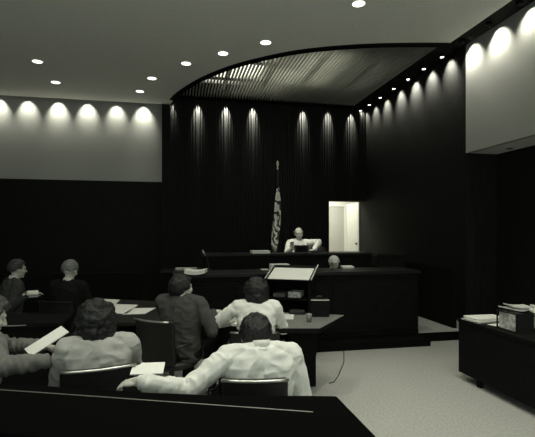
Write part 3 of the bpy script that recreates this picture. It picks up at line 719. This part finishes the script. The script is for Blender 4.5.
# man in the light suit, foreground, seen from behind, left arm along the next chair back
r1 = at_floor(257, 2.55); rz1 = R(8)
person(r1, rz1, scale=0.96, label= 'man in a light suit seen from behind, arm stretched along a chair back', top='suit_light', hair='hair_dark', style='balding',
       side=0.03, drop=0.09, fwd=0.05, head_yaw=R(-10), head_pitch=R(-12), trousers='suit_light', vox=0.006, folds=0.014,
       L=(loc_of(P(140, 381, 2.28), r1, rz1, .96), loc_of(P(110, 384, 2.3), (0,0,0), 0) - loc_of(P(137, 381, 2.25), (0,0,0), 0), 0.95),
       Rr=(loc_of(P(292, 400, 2.85), r1, rz1, .96), Vector((-0.2, 1, -0.1)), 0.6), elbR=(0.2, -0.7, -0.8), elbL=(-0.4, -0.5, -0.8), width=1.12)
c1 = at_floor(255, 2.55); make_chair((c1.x, c1.y, 0), R(-10), 'dark chair under the man in the light suit', arc=15)
# woman with dark full hair
r2 = at_floor(98, 2.72); rz2 = R(14)
person(r2, rz2, scale=0.965, label= 'person with full dark hair and a grey jacket seen from behind', top='suit_grey', hair='hair_dark', style='bouffant',
       side=0.0, drop=0.05, fwd=0.02, head_yaw=R(-25), vox=0.006, folds=0.014, lean=0.05, width=1.05, elbR=(1, -0.4, -0.8))
make_chair((r2.x, r2.y, 0), rz2, 'dark chair with a pale rim under the person with full dark hair')
# leftmost person holding papers
r3 = at_floor(-34, 2.75); rz3 = R(-48)
person(r3, rz3, 'person in a mid grey jacket cut off by the left edge, writing', 'suit_mid', 'hair_mid', 'full', vox=0.007, folds=0.02, lean=0.16,
       head_yaw=R(-10), head_pitch=R(-15), drop=0.05,
       L=(loc_of(P(42, 346, 2.95), r3, rz3), Vector((0.3, 1, -0.3)), 0.6), Rr=(loc_of(P(48, 361, 2.65), r3, rz3), Vector((0, 1, -0.1)), 0.7), elbR=(1, -0.2, -0.3), elbL=(-1, 0, -.3))
make_chair((r3.x, r3.y, 0), rz3, 'dark chair at the left edge under the writing person')
# man in dark jacket at the left table
r6 = at_floor(181, 4.25); rz6 = R(-28)
person(r6, rz6, 'man in a dark jacket seated at the tables, face turned to the right', 'suit_dark', 'hair_dark', 'full', vox=0.009, folds=0.014, lean=-0.02, drop=0.07,
       head_yaw=R(-28), head_pitch=R(6), width=1.08, Rr=(loc_of(P(213, 312, 4.35), r6, rz6), Vector((0.5, 1, 0)), 0.5))
make_chair((r6.x-0.10, r6.y+0.02, 0), R(-38), 'dark chair with a pale rim under the man in the dark jacket', h=0.90)
# woman in white
r7 = at_floor(256, 4.15); rz7 = R(-12)
person(r7, rz7, 'person in a white shirt with dark hair behind the balding man', 'shirt', 'hair_dark', 'bouffant', vox=0.009, folds=0.014, lean=0.15, drop=0.05, width=1.0,
       L=(loc_of(P(230, 318, 4.5), r7, rz7), Vector((-0.2, 1, 0)), 0.4), Rr=(loc_of(P(280, 322, 4.6), r7, rz7), Vector((-0.3, 1, 0)), 0.4), elbL=(-1, -0.2, -0.5), scale=0.96)
make_chair((r7.x, r7.y, 0), rz7, 'dark chair under the person in the white shirt', h=0.82)
# two at the far left
r4 = at_floor(8, 5.75); rz4 = R(-55)
person(r4, rz4, 'man in a dark jacket in profile at the left edge, pale papers in hand', 'suit_dark', 'hair_mid', 'short', vox=0.009, lean=0.12,
       L=(loc_of(P(29, 293, 5.9), r4, rz4), Vector((0.3, 1, 0)), 0.4), Rr=(loc_of(P(26, 295, 5.5), r4, rz4), Vector((0, 1, 0)), 0.4))
make_chair((r4.x, r4.y, 0), rz4, 'dark chair under the man in profile at the left edge', rim='dmetal')
p = P(33, 294, 5.6); sheet(0.12, 0.1, 0.004, (p.x, p.y, p.z), 0.3, 'pale papers held up by the man in profile at the left', 'paper', tilt=(0.9, 0.0))
r5 = at_floor(67, 5.5); rz5 = R(-20)
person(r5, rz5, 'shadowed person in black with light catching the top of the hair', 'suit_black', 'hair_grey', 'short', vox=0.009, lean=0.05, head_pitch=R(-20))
make_chair((r5.x, r5.y, 0), rz5, 'dark chair under the shadowed person in black', rim='dmetal', h=0.88)

# judge
rj = at_floor(299, 8.85, 0.45); rzj = math.pi - 0.35
person(rj, rzj, 'bald judge with glasses in a white shirt leaning on the bench', 'shirt', 'hair_grey', 'fringe', vox=0.010, folds=0.02, glasses=True, lean=0.06,
       head_yaw=R(20), head_pitch=R(-5), scale=1.0, shoulder_up=0.0,
       Rr=(loc_of(P(291, 249, 8.4), rj, rzj), Vector((-0.2, 0.2, 1)), 0.7), L=(loc_of(P(314, 250, 8.4), rj, rzj), Vector((0.2, 1, 0.1)), 0.3), elbL=(-1, 0.1, 0.5))
t = empty('judge_chair', (rj.x+0.50, rj.y+0.35, 0.45), math.pi-0.2, 'black rounded high chair back right of the judge', 'chair')
MB().box((-0.22,-0.28,0.45),(0.22,-0.2,0.82)).ell((0,-0.24,0.80),(0.24,0.05,0.17)).build('backrest', 'leather', t, smooth=False)
MB().lathe([(0.20, 0.42), (0.25, 0.44), (0.25, 0.50), (0.2, 0.52)], n=20).build('seat', 'leather', t, smooth=True)
MB().tube([(0, 0, 0.06), (0, 0, 0.43)], 0.03).build('column', 'dmetal', t)
MB().lathe([(0.26, 0.0), (0.26, 0.03), (0.05, 0.06)], n=20).build('base', 'dmetal', t, smooth=True)
make_chair((rj.x, rj.y, 0.45), rzj, 'dark chair the judge sits in', None, 0.9)
# court reporter
rr = at_floor(331, 7.45, 0.14); rzr = R(170)
person(rr, rzr, 'bowed grey-haired person in black just behind the bench counter', 'suit_black', 'hair_white', 'short', vox=0.009, lean=0.42, head_pitch=R(-25), scale=0.92, head_yaw=R(15), L=(Vector((-0.14,0.30,0.66)), Vector((0.3,1,0)), .5), Rr=(Vector((0.14,0.30,0.66)), Vector((-0.3,1,0)), .5))
make_chair((rr.x, rr.y, 0.14), rzr, 'dark chair under the grey-haired person', h=0.8, rim='dmetal')

# papers held in the foreground
q = P(47, 341, 2.85)
o = sheet(0.15, 0.25, 0.006, (q.x, q.y, q.z), R(-60), 'bright notepad held by the writing person at the left edge', 'paper', None, 'notepad', 'notepad', tilt=(0.5, 0.1))
q = P(148, 369, 2.55)
t = sheet(0.18, 0.13, 0.006, (q.x, q.y, q.z-0.0), R(-4), 'white pad between the grey jacket and the light sleeve', 'paper', None, 'notepad', 'notepad', tilt=(0.2, 0.0))
